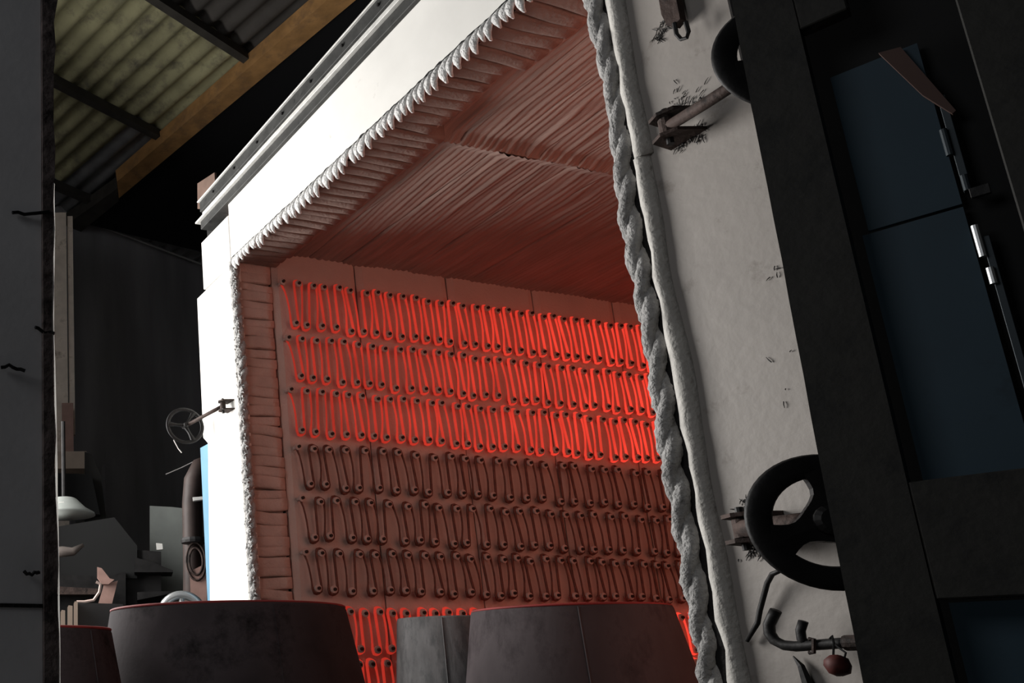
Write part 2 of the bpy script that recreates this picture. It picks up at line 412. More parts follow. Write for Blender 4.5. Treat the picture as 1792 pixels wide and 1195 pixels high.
rope((V((XF-.004, 5.272, ZH)), V((XF-.004, 5.285, 2.95))), .034, .20, 'rope_seal', ROPE, jit=.16, noisy=.010)
# loose tufts on the left rope
mb = MB(); random.seed(21)
for i in range(420):
    z = random.uniform(-.1, 2.93); p = V((XF-.02, 5.285+random.uniform(-.05, .03), z))
    q = p+V((random.uniform(-.02, .01), random.uniform(-.03, .02), random.uniform(-.035, .02)))
    mb.tube([p, (p+q)/2+V((-.008, 0, .004)), q], [.007, .006, .002], 4)
tag(mb.build('loose_fibres', ROPE, fur, smooth=True), kind='stuff')

# white blanket edge hanging under the lintel: one curled fold after another
random.seed(5)
y = 5.31
while y > 2.20:
    wd = random.uniform(.042, .072); L_ = random.uniform(.085, .13)*(1 if y < 4.6 else .9)
    lean = random.uniform(.0, .03); mb = MB(); vs = []; n = 7
    for i in range(n+1):
        q = i/n; hw = wd*.5*(1.0-.15*abs(q-.4)-.72*max(0, q-.60)/.4)
        cx = XF-.012-.032*math.sin(q*pi*.85); cy = y-wd/2+lean*q; cz = 2.972-L_*q
        for k in range(8):
            th = 2*pi*k/8; vs.append(V((cx+.020*math.cos(th)*(1-.5*q), cy+hw*math.sin(th), cz)))
    fs = [(i*8+k, i*8+(k+1) % 8, i*8+8+(k+1) % 8, i*8+8+k) for i in range(n) for k in range(8)]
    fs += [list(range(8))[::-1], list(range(n*8, n*8+8))]
    mb.add(vs, fs).build('blanket_fold', FRINGE, fur, smooth=True, noisy=.003, nscale=40)
    y -= wd*random.uniform(.80, .98)
# pleats of the lining just inside the lintel
def pleat(p0, p1, w_, h_, wdir, hdir, name, m, sag=0):
    """rounded ridge from p0 to p1, width w_ along wdir, standing h_ proud along hdir"""
    p0, p1, wdir, hdir = V(p0), V(p1), V(wdir), V(hdir); vs = []; n = 5; K = 7
    ph = random.uniform(0, 6)
    for i in range(n+1):
        q = i/n; c = p0.lerp(p1, q)+wdir*(.10*w_*math.sin(ph+q*3.5))
        for k in range(K):
            a_ = pi*k/(K-1); vs.append(c+wdir*(w_*.5*math.cos(a_))+hdir*(h_*math.sin(a_)**.5))
        vs += [c-wdir*(w_*.5)-hdir*.10, c+wdir*(w_*.5)-hdir*.10]
    K2 = K+2
    fs = [(i*K2+k, i*K2+(k+1) % K2, (i+1)*K2+(k+1) % K2, (i+1)*K2+k) for i in range(n) for k in range(K2)]
    fs += [list(range(K2))[::-1], list(range(n*K2, n*K2+K2))]
    return MB().add(vs, fs).build(name, m, fur, smooth=True)
random.seed(9)
y = 5.33; j = 0; xe2 = 3.40
while y > 2.24:
    wd = random.uniform(.060, .088)
    if j % 8 == 0: xe2 = random.uniform(3.34, 3.44)
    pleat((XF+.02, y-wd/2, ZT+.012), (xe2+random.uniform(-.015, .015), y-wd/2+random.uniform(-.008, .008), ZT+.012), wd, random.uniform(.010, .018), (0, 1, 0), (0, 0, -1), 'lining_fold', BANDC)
    y -= wd; j += 1
box('fold_backing', (XF+.08, 2.2, ZT+.04), (3.37, 5.5, 3.5), BAND, fur)
# pleats of the left jamb
z = ZH
while z < 2.96:
    wd = random.uniform(.060, .095)
    pleat((XF+.02, YL+.012, z+wd/2), (3.325+random.uniform(-.008, .008), YL+.012, z+wd/2+random.uniform(-.012, .012)), wd, random.uniform(.006, .013), (0, 0, 1), (0, -1, 0), 'lining_fold', BAND)
    z += wd
box('fold_backing', (XF+.08, YL+.06, ZH), (3.33, YL+.4, 3.1), BAND, fur)
# right jamb and right wall (turned away from the camera)
box('right_lining', (XF+.02, YO_R+.08, ZH-.1), (XB, YR, 3.5), LINING, fur)
box('back_lining', (XB, YR-.1, ZH-.1), (XB+.3, YL+.3, 3.5), LINING, fur)
box('wall_backing', (3.33, YL+.05, ZH-.1), (XB+.3, YL+.38, 3.5), CHAR, fur)
# left wall: fibre boards with open joints
jx = [3.338, 4.085, 4.95, 5.815, 6.68, 7.54, 8.40, XB]
for k in range(7):
    a_, b_ = jx[k]+.006, jx[k+1]-.006; mb = MB(); nx, nz = 16, 44; vs = []
    for i in range(nx+1):
        for q in range(nz+1):
            x = a_+(b_-a_)*i/nx; zz = ZH+(3.2-ZH)*q/nz
            e = min(x-a_, b_-x); rnd = .018*max(0, 1-e/.03)
            vs.append(V((x, YL+rnd+.006*noise.noise(V((x*2.5, zz*2.5, k))), zz)))
    fs = [(i*(nz+1)+q, (i+1)*(nz+1)+q, (i+1)*(nz+1)+q+1, i*(nz+1)+q+1) for i in range(nx) for q in range(nz)]
    mb.add(vs, fs)
    mb.box((a_, YL+.024, ZH), (b_, YL+.08, 3.2))
    mb.build('lining_board', LINING, fur, smooth=False)
# ceiling: pleated fibre modules, joint ridge across the furnace
YS = 3.74
random.seed(31)
def module(x0, x1, y0, y1, bend):
    nx, ny = 44, 22; vs = []; sd = random.uniform(0, 99); pitch = .048; drop = random.uniform(-.006, .006)
    for j_ in range(ny+1):
        yy = y0+(y1-y0)*j_/ny
        for i in range(nx+1):
            x = x0+(x1-x0)*i/nx
            near = math.exp(-abs(yy-YS)/.35)
            sh = .055*noise.noise(V((x*1.8, yy*1.1, 3)))+.02*noise.noise(V((x*5, yy*4, 9)))+bend*near*.07
            ph = (x+sh)/pitch; rb = abs(math.sin(pi*ph))
            amp = .011*(1+1.1*noise.noise(V((math.floor(ph)*3.7, yy*1.3, sd*0))))
            ed = min(i, nx-i)/nx; seam = -.030*math.exp(-((yy-YS)/.02)**2)
            zz = ZC-amp*rb+drop+(.016 if ed == 0 else 0)+seam
            vs.append(V((x, yy, zz)))
    fs = [(j_*(nx+1)+i, j_*(nx+1)+i+1, (j_+1)*(nx+1)+i+1, (j_+1)*(nx+1)+i) for j_ in range(ny) for i in range(nx)]
    mb = MB().add(vs, fs); mb.box((x0, y0, ZC+.02), (x1, y1, ZC+.15))
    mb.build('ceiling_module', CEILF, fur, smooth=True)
x = 3.37
while x < XB:
    x1 = min(x+.30, XB); module(x, x1-.003, 2.20, YS-.004, -1); module(x, x1-.003, YS+.004, YL+.02, 1); x += .30
# ridge strip closing the joint
mb = MB(); pts = [V((3.36+(XB-3.36)*i/60, YS+.008*noise.noise(V((i*.4, 0, 0))), ZC-.012)) for i in range(61)]
mb.tube(pts, [.022*(1+.3*noise.noise(V((i*.9, 3, 0)))) for i in range(61)], 7); mb.build('joint_strip', CEILF, fur, smooth=True)

# top rail on the lintel: angle iron, bright lip, second angle
def rail(z0, z1, x0, x1, name, m, y0=1.9, y1=5.745, **k):
    return box(name, (x0, y0, z0), (x1, y1, z1), m, fur, **k)
rail(3.445, 3.515, XF-.030, XF+.08, 'lower_rail', RAILG, bevel=.003)
rail(3.515, 3.530, XF-.055, XF+.08, 'rail_flange', RAILW, bevel=.002, y1=5.79)
rail(3.530, 3.600, XF-.010, XF+.08, 'rail_web', RAILW, bevel=.002)
rail(3.600, 3.690, XF-.030, XF+.09, 'upper_rail', RAILG, bevel=.003)
rail(3.690, 3.702, XF-.045, XF+.12, 'rail_flange', RAILW, bevel=.002, y1=5.76)
rail(3.46, 3.70, XF+.08, XF+.12, 'rail_backing', DSTEEL)
y = 5.5
while y > 2.0:      # bolt heads along the rail
    MB().lathe((XF-.030, y, 3.645), (-1, 0, 0), [(0, .010), (.010, .010), (.012, .006)], 8).build('bolt', CHAR, fur); y -= .34
plate('end_plate', [(5.69, 3.66), (6.02, 3.80), (6.00, 4.03), (5.69, 3.95)], XF+.09, XF+.11, RUSTP, bevel=.002)

# ------------------------------------------------------------------ heating elements
def element(n, zt, zb, pitch, hot, label, seed, x0=3.40, depth=.045, slack=.35):
    random.seed(seed)
    e = thing('heating_element', label, 'heating element', (x0, YL, zb), 'zigzag heater rows on the furnace wall')
    y = YL-depth; r = .0085 if hot else .0075; rb = .033 if hot else .037
    pts = []; studs = []; rads = []
    x = x0
    for i in range(n):
        jt = random.uniform(-.2, .2)*pitch; jz = random.uniform(-.012, .012)
        xt, zt_ = x+jt*.6, zt-.03+jz
        xb_, zb_ = x+pitch*(.56+random.uniform(-.15, .15)), zb+.03+random.uniform(-.012, .012)
        if i == 0: pts.append(V((xt-.003, y+.02, zt_+.012)))
        else:
            for k in range(7):      # over the top stud
                a_ = pi-pi*k/6; pts.append(V((xt+rb*math.cos(a_), y+(.012 if k in (2, 3, 4) else 0), zt_+rb*math.sin(a_))))
        nb = 5; s0 = V((xt+rb, y, zt_)) if i else V((xt, y, zt_-.01)); s1 = V((xb_-rb, y, zb_)); bow = random.uniform(0, .014)
        for k in range(1, nb): q = k/nb; pts.append(s0.lerp(s1, q)+V((bow*math.sin(pi*q), -.006*math.sin(pi*q), 0)))
        for k in range(7):          # under the bottom stud
            a_ = pi+pi*k/6; pts.append(V((xb_+rb*math.cos(a_), y+(.012 if k in (2, 3, 4) else 0), zb_+rb*math.sin(a_))))
        studs += [(xt, zt_), (xb_, zb_)]
        x += pitch*(1+random.uniform(-.07, .07))
    nn = len(pts); rads = [r*(1.0 if any(abs(p.z-q)>.055 for q in ()) else 1) for p in pts]
    for i_, p in enumerate(pts):
        rads[i_] = r*(1.22 if (p.z > zt-.045 or p.z < zb+.045) and not hot else 1.15 if (p.z > zt-.045 or p.z < zb+.045) else .86)
    MB().tube(pts, rads, 6).build('rod', HOT if hot else COLD, e, smooth=True)
    for (sx, sz) in studs:
        c = V((sx, YL+.004, sz)); o = WM.copy() if False else bpy.data.objects.new('insulator', WME)
        COL.objects.link(o); o.parent = e; o.location = c-e.location
        o2 = bpy.data.objects.new('pin', PME); COL.objects.link(o2); o2.parent = o
    return e
wmb = MB().lathe((0, 0, 0), (0, -1, 0), [(0, .013), (.052, .013), (.054, .027), (.066, .027), (.068, .010)], 12)
_o = wmb.build('insulator', WASHER, None, smooth=False); WME = _o.data; bpy.data.objects.remove(_o)
pmb = MB().lathe((0, -.068, 0), (0, -1, 0), [(0, .012), (.014, .0115), (.018, .006)], 8)
_o = pmb.build('pin', PIN, None); PME = _o.data; bpy.data.objects.remove(_o)
ROWS = [(2.865, 2.475, .117, True, 'topmost row of glowing red zigzag heater rods on the furnace wall'),
        (2.425, 2.055, .120, True, 'second glowing red heater row from the furnace ceiling'),
        (2.010, 1.645, .120, True, 'third glowing red heater row, lowest lit one above the dark rows'),
        (1.585, 1.250, .150, False, 'uppermost dark brown zigzag heater row, just under the glowing rows'),
        (1.200, .878, .148, False, 'middle one of the three dark unlit heater rows'),
        (.830, .505, .140, False, 'lowest dark heater row, above the tops of the steel cones'),
        (.420, .110, .118, True, 'glowing heater row partly hidden by the steel cones, below the dark rows'),
        (.070, -.270, .118, True, 'lowest glowing heater row, between the steel cones at the bottom edge')]
for i, (zt, zb, p, hot, lab) in enumerate(ROWS):
    element(int(5.2/p), zt, zb, p, hot, lab, 100+i)

for i, (zt, zb, p, hot, lab) in enumerate(ROWS):  # unseen rows added on the right wall to light the interior
    if not hot: continue
    random.seed(300+i); pts = []; x = 3.5
    while x < 9.2:
        for k in range(5): a_ = pi-pi*k/4; pts.append(V((x+.03*math.cos(a_), YR+.045, zt-.03+.03*math.sin(a_))))
        x += .10
        for k in range(5): a_ = pi+pi*k/4; pts.append(V((x+.03*math.cos(a_), YR+.045, zb+.03+.03*math.sin(a_))))
        x += .10
    e = thing('heating_element', 'added unseen glowing heater row on the right hand inner wall, '+['topmost', 'second', 'third', '', '', '', 'second lowest', 'lowest'][i], 'heating element', (3.5, YR, zb), 'added zigzag heater rows on the right hand inner wall')
    MB().tube(pts, .0085, 5).build('rod', FILL_ROD, e, smooth=True)

# ------------------------------------------------------------------ bogie hearth and conical steel vessels
t = thing('furnace_bogie', 'low dark steel bogie carrying the cones into the furnace mouth', 'trolley')
box('deck', (.66, YR+.08, ZH-.18), (XB-.05, YL-.08, ZH), DSTEEL, t)
for y0 in (2.5, 4.85):
    box('beam', (.7, y0, ZH-.35), (XB-.2, y0+.18, ZH-.181), DRUST, t)
for xx in (1.2, 2.6, 5, 7.5):
    for y0 in (2.59, 4.94):
        MB().lathe((xx, y0-.06, ZF+.16), (0, 1, 0), [(0, .16), (.12, .16)], 20).build('wheel', DSTEEL, t)

def cone(cx, cy, r, ztop, m, label, slope=.17, rimm=None, twist=0):
    c = thing('steel_cone', label, 'steel cone', (cx, cy, ZH), 'conical steel vessels on the bogie')
    zt = ztop; H = zt-ZH; seg = 72; th = .014; mb = MB()
    hk = H-.6
    prof = [(0, r+slope*.6), (hk, r+slope*.6), (H-.012, r+.002), (H, r-.003), (H, r-th), (0, r+slope*.6-th)]
    vs = []
    for d, rr in prof:
        for k in range(seg):
            a_ = 2*pi*k/seg; q = rr*(1+.006*math.sin(2*a_+twist)); vs.append(V((cx+q*math.cos(a_), cy+q*math.sin(a_), ZH+d)))
    n = len(prof)
    fs = [(i*seg+k, i*seg+(k+1) % seg, ((i+1) % n)*seg+(k+1) % seg, ((i+1) % n)*seg+k) for i in range(n) for k in range(seg)]
    mb.add(vs, fs).build('shell', m, c, smooth=True)
    if rimm:
        rm = MB(); pts = [V((cx+(r-th*.5)*math.cos(2*pi*k/seg), cy+(r-th*.5)*math.sin(2*pi*k/seg), zt+.002)) for k in range(seg)]
        rm.tube(pts, .007, 6, closed=True).build('rim', rimm, c, smooth=True)
    a_ = twist; mb = MB()      # weld seam down the shell
    pts = [V((cx+(r+slope*min(.6, H-h)+.001)*math.cos(a_), cy+(r+slope*min(.6, H-h)+.001)*math.sin(a_), ZH+h)) for h in (0, hk, H-.01)]
    mb.tube(pts, .004, 5).build('weld_seam', m, c)
    return c
cone(3.944, 3.70, .46, .300, SHEET, 'smooth grey purple steel cone right of centre, nearest the glowing wall gap', rimm=REDE, twist=4.0)
cone(4.02, 4.68, .30, .315, SHEETL, 'lighter scoured grey cone half hidden behind the right hand cone', slope=.10, twist=3.9)
cone(2.133, 4.076, .59, .295, SHEETD, 'widest near black cone standing before the left jamb of the furnace', rimm=REDE, twist=4.6)
cone(1.02, 3.751, .35, .170, SHEETD, 'shortest cone, lowest of all, beside the grey pillar at bottom left', rimm=REDE, twist=5.2)

# ------------------------------------------------------------------ swing clamps with handwheels
def wheel(c, axis, R, parent, spokes, rim=.03, m=DSTEEL, off=0, flat=1.0, hub=.035):
    c, axis = V(c), V(axis).normalized(); u = V((0, 0, 1)); u = (u-u.dot(axis)*axis).normalized(); w_ = axis.cross(u)
    o = thing_part('handwheel', parent)
    mb = MB(); seg = 48; vs = []; K = 10
    for i in range(seg):
        a_ = 2*pi*i/seg; d = u*math.cos(a_)+w_*math.sin(a_)
        for k in range(K):
            b_ = 2*pi*k/K; vs.append(c+d*(R-rim+rim*math.cos(b_))+axis*(rim*.42*math.sin(b_)))
    fs = [(i*K+k, i*K+(k+1) % K, ((i+1) % seg)*K+(k+1) % K, ((i+1) % seg)*K+k) for i in range(seg) for k in range(K)]
    mb.add(vs, fs)
    rimo = mb.build('handwheel', m, parent, smooth=True)
    for k in range(spokes):
        a_ = 2*pi*k/spokes+off; d = u*math.cos(a_)+w_*math.sin(a_); e_ = axis.cross(d)
        mb = MB(); vs = []
        N_ = 8
        for i in range(N_+1):
            q = i/N_; rr = hub*.5+(R-rim-hub*.5)*q; hw = flat*(.030+.045*abs(q-.42)**1.5*2.2)
            p = c+d*rr
            vs += [p-e_*hw-axis*.010, p-axis*.014, p+e_*hw-axis*.010, p+e_*hw+axis*.010, p+axis*.014, p-e_*hw+axis*.010]
        fs = [(i*6+j_, i*6+(j_+1) % 6, i*6+6+(j_+1) % 6, i*6+6+j_) for i in range(N_) for j_ in range(6)]
        fs += [(5, 4, 3, 2, 1, 0), tuple(N_*6+j_ for j_ in range(6))]
        sp = mb.add(vs, fs).build('spoke', m, parent, smooth=False); sp.parent = rimo
    h = MB().lathe(c-axis*.035, axis, [(0, hub*.7), (.01, hub), (.06, hub), (.07, hub*.7)], 16).build('hub', m, parent, smooth=False); h.parent = rimo
    return rimo
def thing_part(n, p): return None
def clamp(label, brk, hub_p, R, spokes, off, wm=DSTEEL, flat=1., axis=None, rim=.03, shaft_r=.018, size=1., grp=None):
    """brk: point on the front plate; hub_p: wheel centre"""
    t = thing('swing_clamp', label, 'clamp', group='handwheel swing clamps round the furnace mouth')
    brk, hub_p = V(brk), V(hub_p); d = (hub_p-brk); ax = V(axis).normalized() if axis else d.normalized()
    s = size
    # two lugs welded on the plate, the eye bolt between them
    for sg in (-1, 1):
        mb = MB(); zc = brk.z+sg*.042*s
        vs = [(XF, brk.y+.055*s, zc), (XF-.10*s, brk.y+.045*s, zc), (XF-.12*s, brk.y, zc), (XF-.10*s, brk.y-.05*s, zc), (XF, brk.y-.08*s, zc)]
        mb.hexa([V(v)+V((0, 0, -.006*s)) for v in vs], [V(v)+V((0, 0, .007*s)) for v in vs]).build('lug', DRUST, t)
    eye = V((XF-.075*s, brk.y, brk.z))
    MB().lathe(eye+V((0, 0, -.07*s)), (0, 0, 1), [(0, .012*s), (.14*s, .012*s)], 10).build('pivot_bolt', DSTEEL, t)
    MB().lathe(eye+V((0, 0, -.03*s)), (0, 0, 1), [(0, .026*s), (.06*s, .026*s)], 14).build('eye', DRUST, t)
    mb = MB(); mb.tube([eye, eye.lerp(hub_p, .35), hub_p+ax*.02], shaft_r, 12)
    mb.build('shaft', DRUST, t, smooth=True)
    wheel(hub_p, ax, R, t, spokes, rim=rim, m=wm, off=off, flat=flat, hub=.042 if flat >= 1 else .02)
    return t
RAX = (-.55, -.83, .02)
h1 = onx(1448, 912, 2.78); b1 = onx(1300, 925, 2.925)
clamp('rusty swing clamp with large black three spoke handwheel, lower one on right plate', b1, h1, .195, 3, math.radians(-7), axis=RAX, rim=.034, shaft_r=.030)
h2 = onx(1378, 92, 2.80); b2 = onx(1168, 222, 2.925)
clamp('swing clamp on long rusty shaft, upper one on the right plate', b2, h2, .195, 3, math.radians(-7), axis=RAX, rim=.034, shaft_r=.020)
h3 = onx(324, 745, 2.80); b3 = onx(388, 710, 2.93)
c3 = clamp('small swing clamp with thin grey handwheel jutting from the left jamb', b3, h3, .150, 3, .6, axis=(.15, 1, -.1), flat=.28, rim=.015, shaft_r=.014, size=.8)
MB().tube([onx(304, 770, 2.8), onx(312, 785, 2.8), onx(318, 792, 2.8)], .004, 5).build('wire_end', mat('pale_wire', (.4, .38, .36), .6), c3)

# bracket with loop at the top of the right plate
t = thing('hanging_latch', 'short rusty latch with bent wire loop hanging at the top of right plate', 'latch')
def xp(px, py, x=2.985): return onx(px, py, x)
lo = [xp(1160, -20), xp(1190, -20), xp(1201, 36), xp(1190, 50), xp(1178, 48), xp(1168, 28)]
MB().hexa(lo, [p+V((-.03, 0, 0)) for p in lo]).build('strap', DRUST, t)
MB().tube([xp(1180, 40, 2.95), xp(1184, 60, 2.95), xp(1192, 69, 2.95), xp(1202, 66, 2.95), xp(1205, 56, 2.95), xp(1200, 38, 2.95)], .007, 6).build('wire_loop', DSTEEL, t)
# scorched scraps on the plate beside it
random.seed(77)
def smudge(name, pts, n, sp, m, lab=None):
    mb = MB()
    for (px, py) in pts:
        for k in range(n):
            a0 = xp(px+random.gauss(0, sp), py+random.gauss(0, sp), 2.997); d = V((0, random.uniform(-.02, .02), random.uniform(-.025, .025)))
            mb.tube([a0, a0+d*.5+V((-.002, 0, 0)), a0+d], [.0018, .0016, .0008], 4)
    return tag(mb.build(name, m, fur), kind='stuff')
smudge('scorch_flakes', [(1165, 40), (1155, 55), (1150, 68), (1172, 30)], 14, 5, DSTEEL)
smudge('scorch_flakes', [(1200, 170), (1190, 185), (1215, 165), (1225, 175), (1180, 165)], 6, 9, DSTEEL)
smudge('scorch_flakes', [(1195, 245), (1210, 240), (1220, 232), (1185, 250)], 14, 7, DSTEEL)
smudge('scorch_flakes', [(1310, 885), (1295, 893), (1320, 955), (1318, 965)], 14, 7, DSTEEL)
smudge('scorch_flakes', [(1355, 460), (1350, 490), (1362, 640), (1372, 690)], 2, 10, DSTEEL)
# bent rod hanging below the lower wheel
t = MB().tube([xp(1372, 996, 2.93), xp(1352, 1004, 2.95), xp(1343, 1020, 2.97), xp(1330, 1068, 2.98), xp(1326, 1090, 2.98), xp(1307, 1122, 2.98)], [.006, .008, .008, .008, .008, .006], 7).build('bent_rod', DSTEEL, None, smooth=True)
tag(t, 'thin bent dark rod hanging on the plate under the lower handwheel', 'rod')
# pipe hook
t = thing('pipe_hook', 'dark bent pipe hook reaching left from behind the frame near the bottom', 'hook')
X = 2.90
def arc(px_pts, x=X): return [onx(a, b, x) for a, b in px_pts]
MB().tube(arc([(1358, 1068), (1352, 1080), (1346, 1093), (1347, 1108), (1356, 1121), (1372, 1129), (1392, 1131), (1420, 1129), (1462, 1126), (1530, 1121)]), .0155, 10).build('pipe', DSTEEL, t, smooth=True)
MB().tube(arc([(1406, 1087), (1401, 1103), (1403, 1118), (1412, 1128)]), .0125, 9).build('prong', DSTEEL, t, smooth=True)
MB().tube(arc([(1416, 1118), (1424, 1118), (1424, 1142), (1416, 1142)], 2.885), .006, 6).build('clip', DRUST, t)
MB().lathe(onx(1480, 1125, X), (0, -1, 0), [(0, .022), (.04, .022)], 12).build('collar', DRUST, t)
MB().tube(arc([(1500, 1128), (1502, 1128), (1503, 1125)], XF-.0), .02, 8).build('stub', DRUST, t)
t = thing('dangling_padlock', 'small dark red lump tied by wire loop under the pipe hook', 'padlock')
MB().tube(arc([(1452, 1118), (1456, 1112), (1459, 1125), (1458, 1150), (1463, 1152), (1478, 1150), (1480, 1142), (1470, 1135), (1462, 1128)], 2.878), .003, 5).build('wire_loop', DSTEEL, t)
MB().lathe(onx(1465, 1163, 2.88)+V((0, 0, -.032)), (0, 0, 1), [(0, .008), (.008, .024), (.028, .031), (.048, .026), (.058, .012)], 12).build('lump', REDL, t, smooth=True, noisy=.005, nscale=60)
tag(MB().tube([xp(1388, 1148), xp(1402, 1165), xp(1415, 1200)], [.002, .010, .016], 6).build('bar_end', DSTEEL, None), 'pointed dark bar end at the bottom edge of right plate', 'bar')

# ------------------------------------------------------------------ dark frame with blue panels, near right
A = onx(1440, 800, 2.4); FW = ang(112); FN = ang(22)
FM = Matrix(((-FW.x, FN.x, 0, A.x), (-FW.y, FN.y, 0, A.y), (0, 0, 1, 0), (0, 0, 0, 1)))     # (s, depth, z) -> world
gate = thing('panelled_gate', 'dark steel frame with blue panels standing at the right edge', 'gate')
def fb(name, a, b, m, bevel=.003, parent=None): return MB().box(a, b, FM).build(name, m, parent or gate, bevel=bevel)
def stile(s0a, s0b, s1, z0, z1, d):
    lo = [FM @ V(p) for p in ((s0a, 0, z0), (s1, 0, z0), (s1, d, z0), (s0a, d, z0))]
    hi = [FM @ V(p) for p in ((s0b, 0, z1), (s1, 0, z1), (s1, d, z1), (s0b, d, z1))]
    return MB().hexa(lo, hi)
mb = MB(); n = 40; random.seed(2)      # left stile, slightly ragged edge
for i in range(n+1):
    z = ZF+(2.6-ZF)*i/n; e = -.018+.019*(z+.04)/.9 if z > 0 else -.018
    e = min(e, .024)+random.uniform(-.0012, .0012); s1 = .134+.006*min(1, max(0, (z-.2)/1.4))
    for p in ((e, 0, z), (s1, 0, z), (s1, .055, z), (e, .055, z)): mb.v.append(FM @ V(p))
for i in range(n):
    q = i*4; mb.f += [(q+k, q+(k+1) % 4, q+4+(k+1) % 4, q+4+k) for k in range(4)]
mb.f += [(3, 2, 1, 0), tuple(n*4+k for k in range(4))]
mb.build('left_stile', FRAME, gate)
fb('right_stile', (.412, -.02, ZF), (.62, .06, 2.6), FRAME)
fb('crossbar', (.136, 0, .146), (.411, .055, .414), FRAME)
fb('top_gusset', (.141, 0, 1.632), (.236, .05, 2.3), FRAME)
fb('backing', (.10, .14, ZF), (.60, .15, 2.6), BLACK)  # near-black sheet standing in for the shade inside the recess
fb('blue_panel', (.163, .112, 1.076), (.330, .124, 1.524), BLUEP, 0)
fb('blue_panel', (.150, .112, .424), (.330, .124, 1.068), BLUEP, 0)
fb('blue_panel', (.142, .112, ZF), (.36, .124, .143), BLUEP, 0)
# brown strut crossing the upper right corner of the panel
cs = [(.262, 1.530), (.302, 1.522), (.362, 1.305), (.355, 1.300), (.316, 1.375)]
MB().hexa([FM @ V((s, .095, z)) for s, z in cs], [FM @ V((s, .107, z)) for s, z in cs]).build('brown_strut', mat('brown_strut', (.075, .042, .034), .7), gate)
# hinge bars and bolts beside the panels
BAR = mat('steel_blue_bar', (.035, .045, .052), .5, .3)
fb('hinge_bar', (.338, .105, 1.10), (.352, .125, 1.36), BAR, .001)
fb('hinge_bar', (.345, .105, .40), (.358, .125, .98), BAR, .001)
for z0, z1, s in ((1.20, 1.27, .333), (1.10, 1.14, .345), (.93, 1.01, .340), (.86, .90, .345)):
    MB().lathe(FM @ V((s, .10, z0)), (0, 0, 1), [(0, .007), (z1-z0, .007)], 10).build('hinge_knuckle', SILVER if z0 in (.93, .86) else BAR, gate)
fb('bolt_row', (.347, .09, 1.075), (.380, .10, 1.10), DSTEEL, .001)
# thin spring wire at the top
MB().tube([FM @ V((.19, -.01, 1.78)), FM @ V((.225, -.012, 1.74)), FM @ V((.245, -.01, 1.655))], .0015, 5).build('wire', BAR, gate)

# ------------------------------------------------------------------ far clutter behind the left of the furnace
def slab(name, pxs, dist, depth, m, parent=None):
    """upright slab: outline read at a given distance, facing the viewer, with real depth"""
    c = ray(pxs[0][0], 900); nrm = V((c.x, c.y, 0)).normalized()
    P0 = nrm*dist; lo = [onpl(x, y, P0, nrm) for x, y in pxs]
    return MB().hexa(lo, [p+nrm*depth for p in lo]).build(name, m, parent)
o = slab('grey_cabinet', [(262, 885), (300, 887), (345, 892), (345, 1500), (262, 1500)], 9.6, .5, GPANEL); tag(o, 'pale grey green cabinet standing in the dark behind the furnace', 'cabinet')
# duct with rolled hose
duct = t = thing('extraction_duct', 'brown bent duct rising left of the blue furnace edge', 'duct')
pp = [ray(337, 1250)*7.6, ray(338, 1000)*7.6, ray(336, 880)*7.6, ray(339, 840)*7.6, ray(350, 818)*7.65, ray(375, 810)*7.8]
MB().tube(pp, .085, 14).build('duct_pipe', mat('brown_duct', (.036, .024, .021), .6, var=.3, vscale=8), t, smooth=True)
MB().lathe(ray(340, 946)*7.45+V((0, 0, -.02)), (0, 0, 1), [(0, .11), (.02, .115), (.04, .11)], 16).build('clamp_ring', DSTEEL, t)
for k in range(2):
    c = ray(343, 982)*7.40; a_ = ray(343, 982); rr = (.075+.03*k)
    u = V((a_.y, -a_.x, 0)).normalized()
    MB().tube([c+u*math.cos(q*pi/12)*rr*.75+V((0, 0, 1))*math.sin(q*pi/12)*rr*1.5 for q in range(24)], .011, 6, closed=True).build('hose_coil', DRUST, t, smooth=True)
slab('salmon_guard', [(332, 1000), (362, 985), (362, 1062), (334, 1062)], 7.35, .05, SALMON, t)
tag(slab('white_bar', [(337, 870), (362, 868), (362, 873), (338, 876)], 7.2, .05, WHITE), 'short white bar in front of the brown duct', 'bar')
# shiny handwheel peeping over the left cone
t = thing('aluminium_handwheel', 'bare aluminium wheel rim peeping over the widest steel cone', 'handwheel')
ctr = ray(319, 1078)*7.0; a_ = ray(319, 1078); u = V((a_.y, -a_.x, 0)).normalized(); R_ = .165
MB().tube([ctr+u*math.cos(q*pi/18)*R_+V((0, 0, 1))*math.sin(q*pi/18)*R_ for q in range(36)], .034, 10, closed=True).build('rim', SILVER, t, smooth=True)
for k in range(3):
    th = pi/2+k*2*pi/3; MB().tube([ctr, ctr+u*math.cos(th)*R_+V((0, 0, 1))*math.sin(th)*R_], .022, 8).build('spoke', SILVER, t)
MB().tube([ctr, ctr+V((0, 0, ZF-ctr.z))+V((a_.x, a_.y, 0))*.3], .03, 8).build('stand', DSTEEL, t)
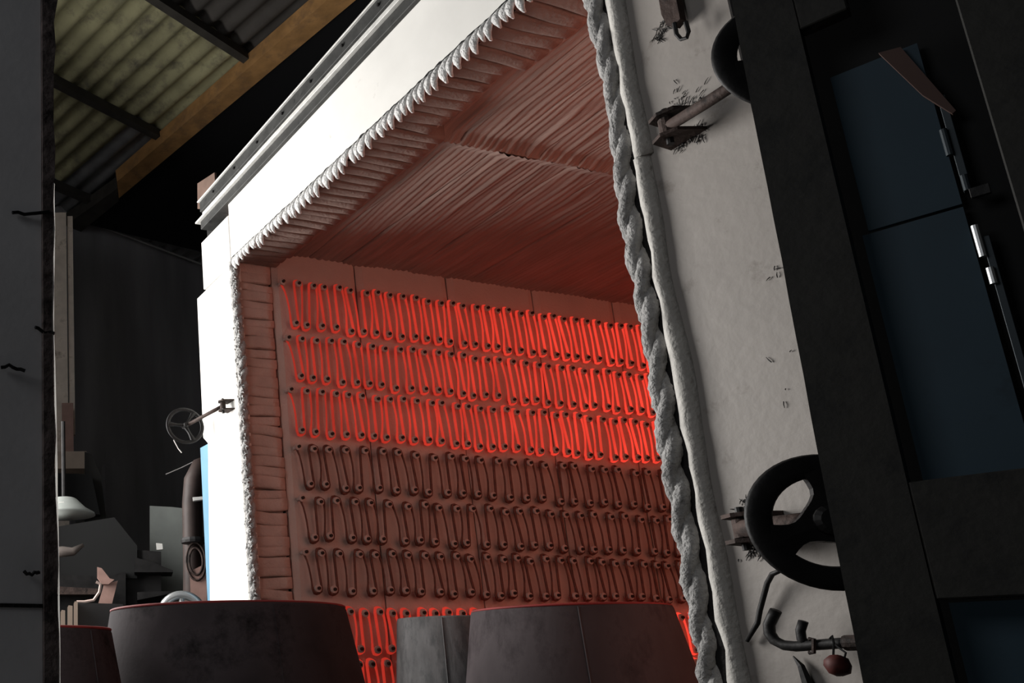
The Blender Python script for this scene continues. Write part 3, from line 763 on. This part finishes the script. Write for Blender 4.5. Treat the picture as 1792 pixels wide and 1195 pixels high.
# dark steel machine: stacked plates and body
t = thing('dark_press', 'hulking dark machine with projecting plate edges behind the pillar', 'machine')
slab('body', [(60, 1000), (180, 1010), (220, 1000), (220, 1500), (60, 1500)], 8.6, .6, DSTEEL, t)
slab('body', [(210, 960), (282, 965), (284, 1500), (210, 1500)], 8.8, .6, DSTEEL, t)
slab('upper_body', [(60, 928), (200, 905), (240, 955), (240, 1012), (60, 1010)], 8.7, .5, mat('dim_steel', (.018, .018, .018), .7), t)
slab('plate_edge', [(235, 975), (262, 982), (303, 998), (303, 1001), (235, 1001)], 8.5, .4, DSTEEL, t)
slab('plate_edge', [(240, 1036), (300, 1034), (300, 1038), (240, 1050)], 8.5, .4, DSTEEL, t)
slab('ledge', [(60, 1024), (176, 1030), (176, 1040), (60, 1040)], 8.4, .2, DRUST, t)
slab('boom', [(60, 826), (160, 830), (175, 900), (60, 900)], 9.3, .4, BLACK, t)
slab('mast', [(148, 790), (160, 795), (176, 830), (200, 1010), (148, 1010)], 9.5, .4, mat('dim_mast', (.03, .028, .026), .8), t)
slab('white_tab', [(273, 950), (284, 951), (285, 961), (274, 962)], 8.4, .05, WHITE, t)  # small tab in plain white paint
# lamp shade
t = thing('lamp_shade', 'shallow grey metal shade with bright corner beside the pillar edge', 'lamp')
c = ray(112, 902)*8.0
MB().lathe(c, (0, 0, 1), [(0, .29), (.02, .285), (.07, .20), (.15, .12), (.16, .10)], 24).build('shade', GPANEL, t, smooth=True)
slab('label_tab', [(103, 878), (112, 878), (112, 884), (103, 884)], 7.7, .03, WHITE, t)
MB().tube([c+V((0, 0, .15)), c+V((0, 0, .9))], .02, 8).build('stem', DSTEEL, t)
tag(MB().tube([ray(80, 968)*8.1, ray(110, 965)*8.1, ray(128, 965)*8.1, ray(146, 953)*8.1], [.05, .05, .04, .015], 8).build('curved_spout', mat('dim_brown', (.12, .10, .09), .7), None, smooth=True), 'curved brown spout low beside the pillar, under the shade', 'spout')
# pinkish bracket and lever
t = thing('salmon_bracket', 'salmon painted upright bracket with lever behind the stacked flanges', 'bracket')
slab('upright', [(182, 1022), (206, 1016), (196, 1056), (172, 1056)], 7.6, .08, SALMON, t)
slab('cap', [(170, 992), (178, 994), (192, 1012), (200, 1014), (190, 1022), (178, 1022), (170, 1010)], 7.55, .06, SALMON, t)
MB().tube([ray(168, 1018)*7.5, ray(176, 1022)*7.5, ray(174, 1036)*7.5, ray(164, 1050)*7.5, ray(148, 1053)*7.5, ray(134, 1053)*7.5], .013, 6).build('lever', mat('lever_pink', (.45, .34, .30), .6), t)
slab('pedestal', [(165, 1056), (200, 1056), (200, 1500), (165, 1500)], 7.6, .15, DSTEEL, t)
# three cream flanges in front of a dark block
t = thing('flanged_block', 'dark block ending in three pale upright cream flanges at bottom left', 'block')
slab('block', [(133, 1054), (215, 1057), (240, 1400), (133, 1400)], 7.0, .5, mat('dark_block', (.03, .029, .029), .6), t)
for x0, x1, y0 in ((106, 114, 1067), (118, 127, 1059), (129, 136, 1052)):
    slab('flange', [(x0, y0+4), (x0+2, y0), (x1, y0+1), (x1, 1400), (x0, 1400)], 6.8, .45, CREAM, t)
MB().tube([ray(290, 830)*8.5, ray(318, 818)*8.5, ray(354, 800)*8.5], .005, 5).build('slack_wire', mat('slack_wire', (.25, .24, .23), .8), duct)

for o in list(S.objects):
    if o.type == 'EMPTY' and 'group' in o.keys() and not o['group']: del o['group']
print('objects', len(S.objects), 'tris', sum(len(o.data.polygons)*2 for o in S.objects if o.type == 'MESH'))
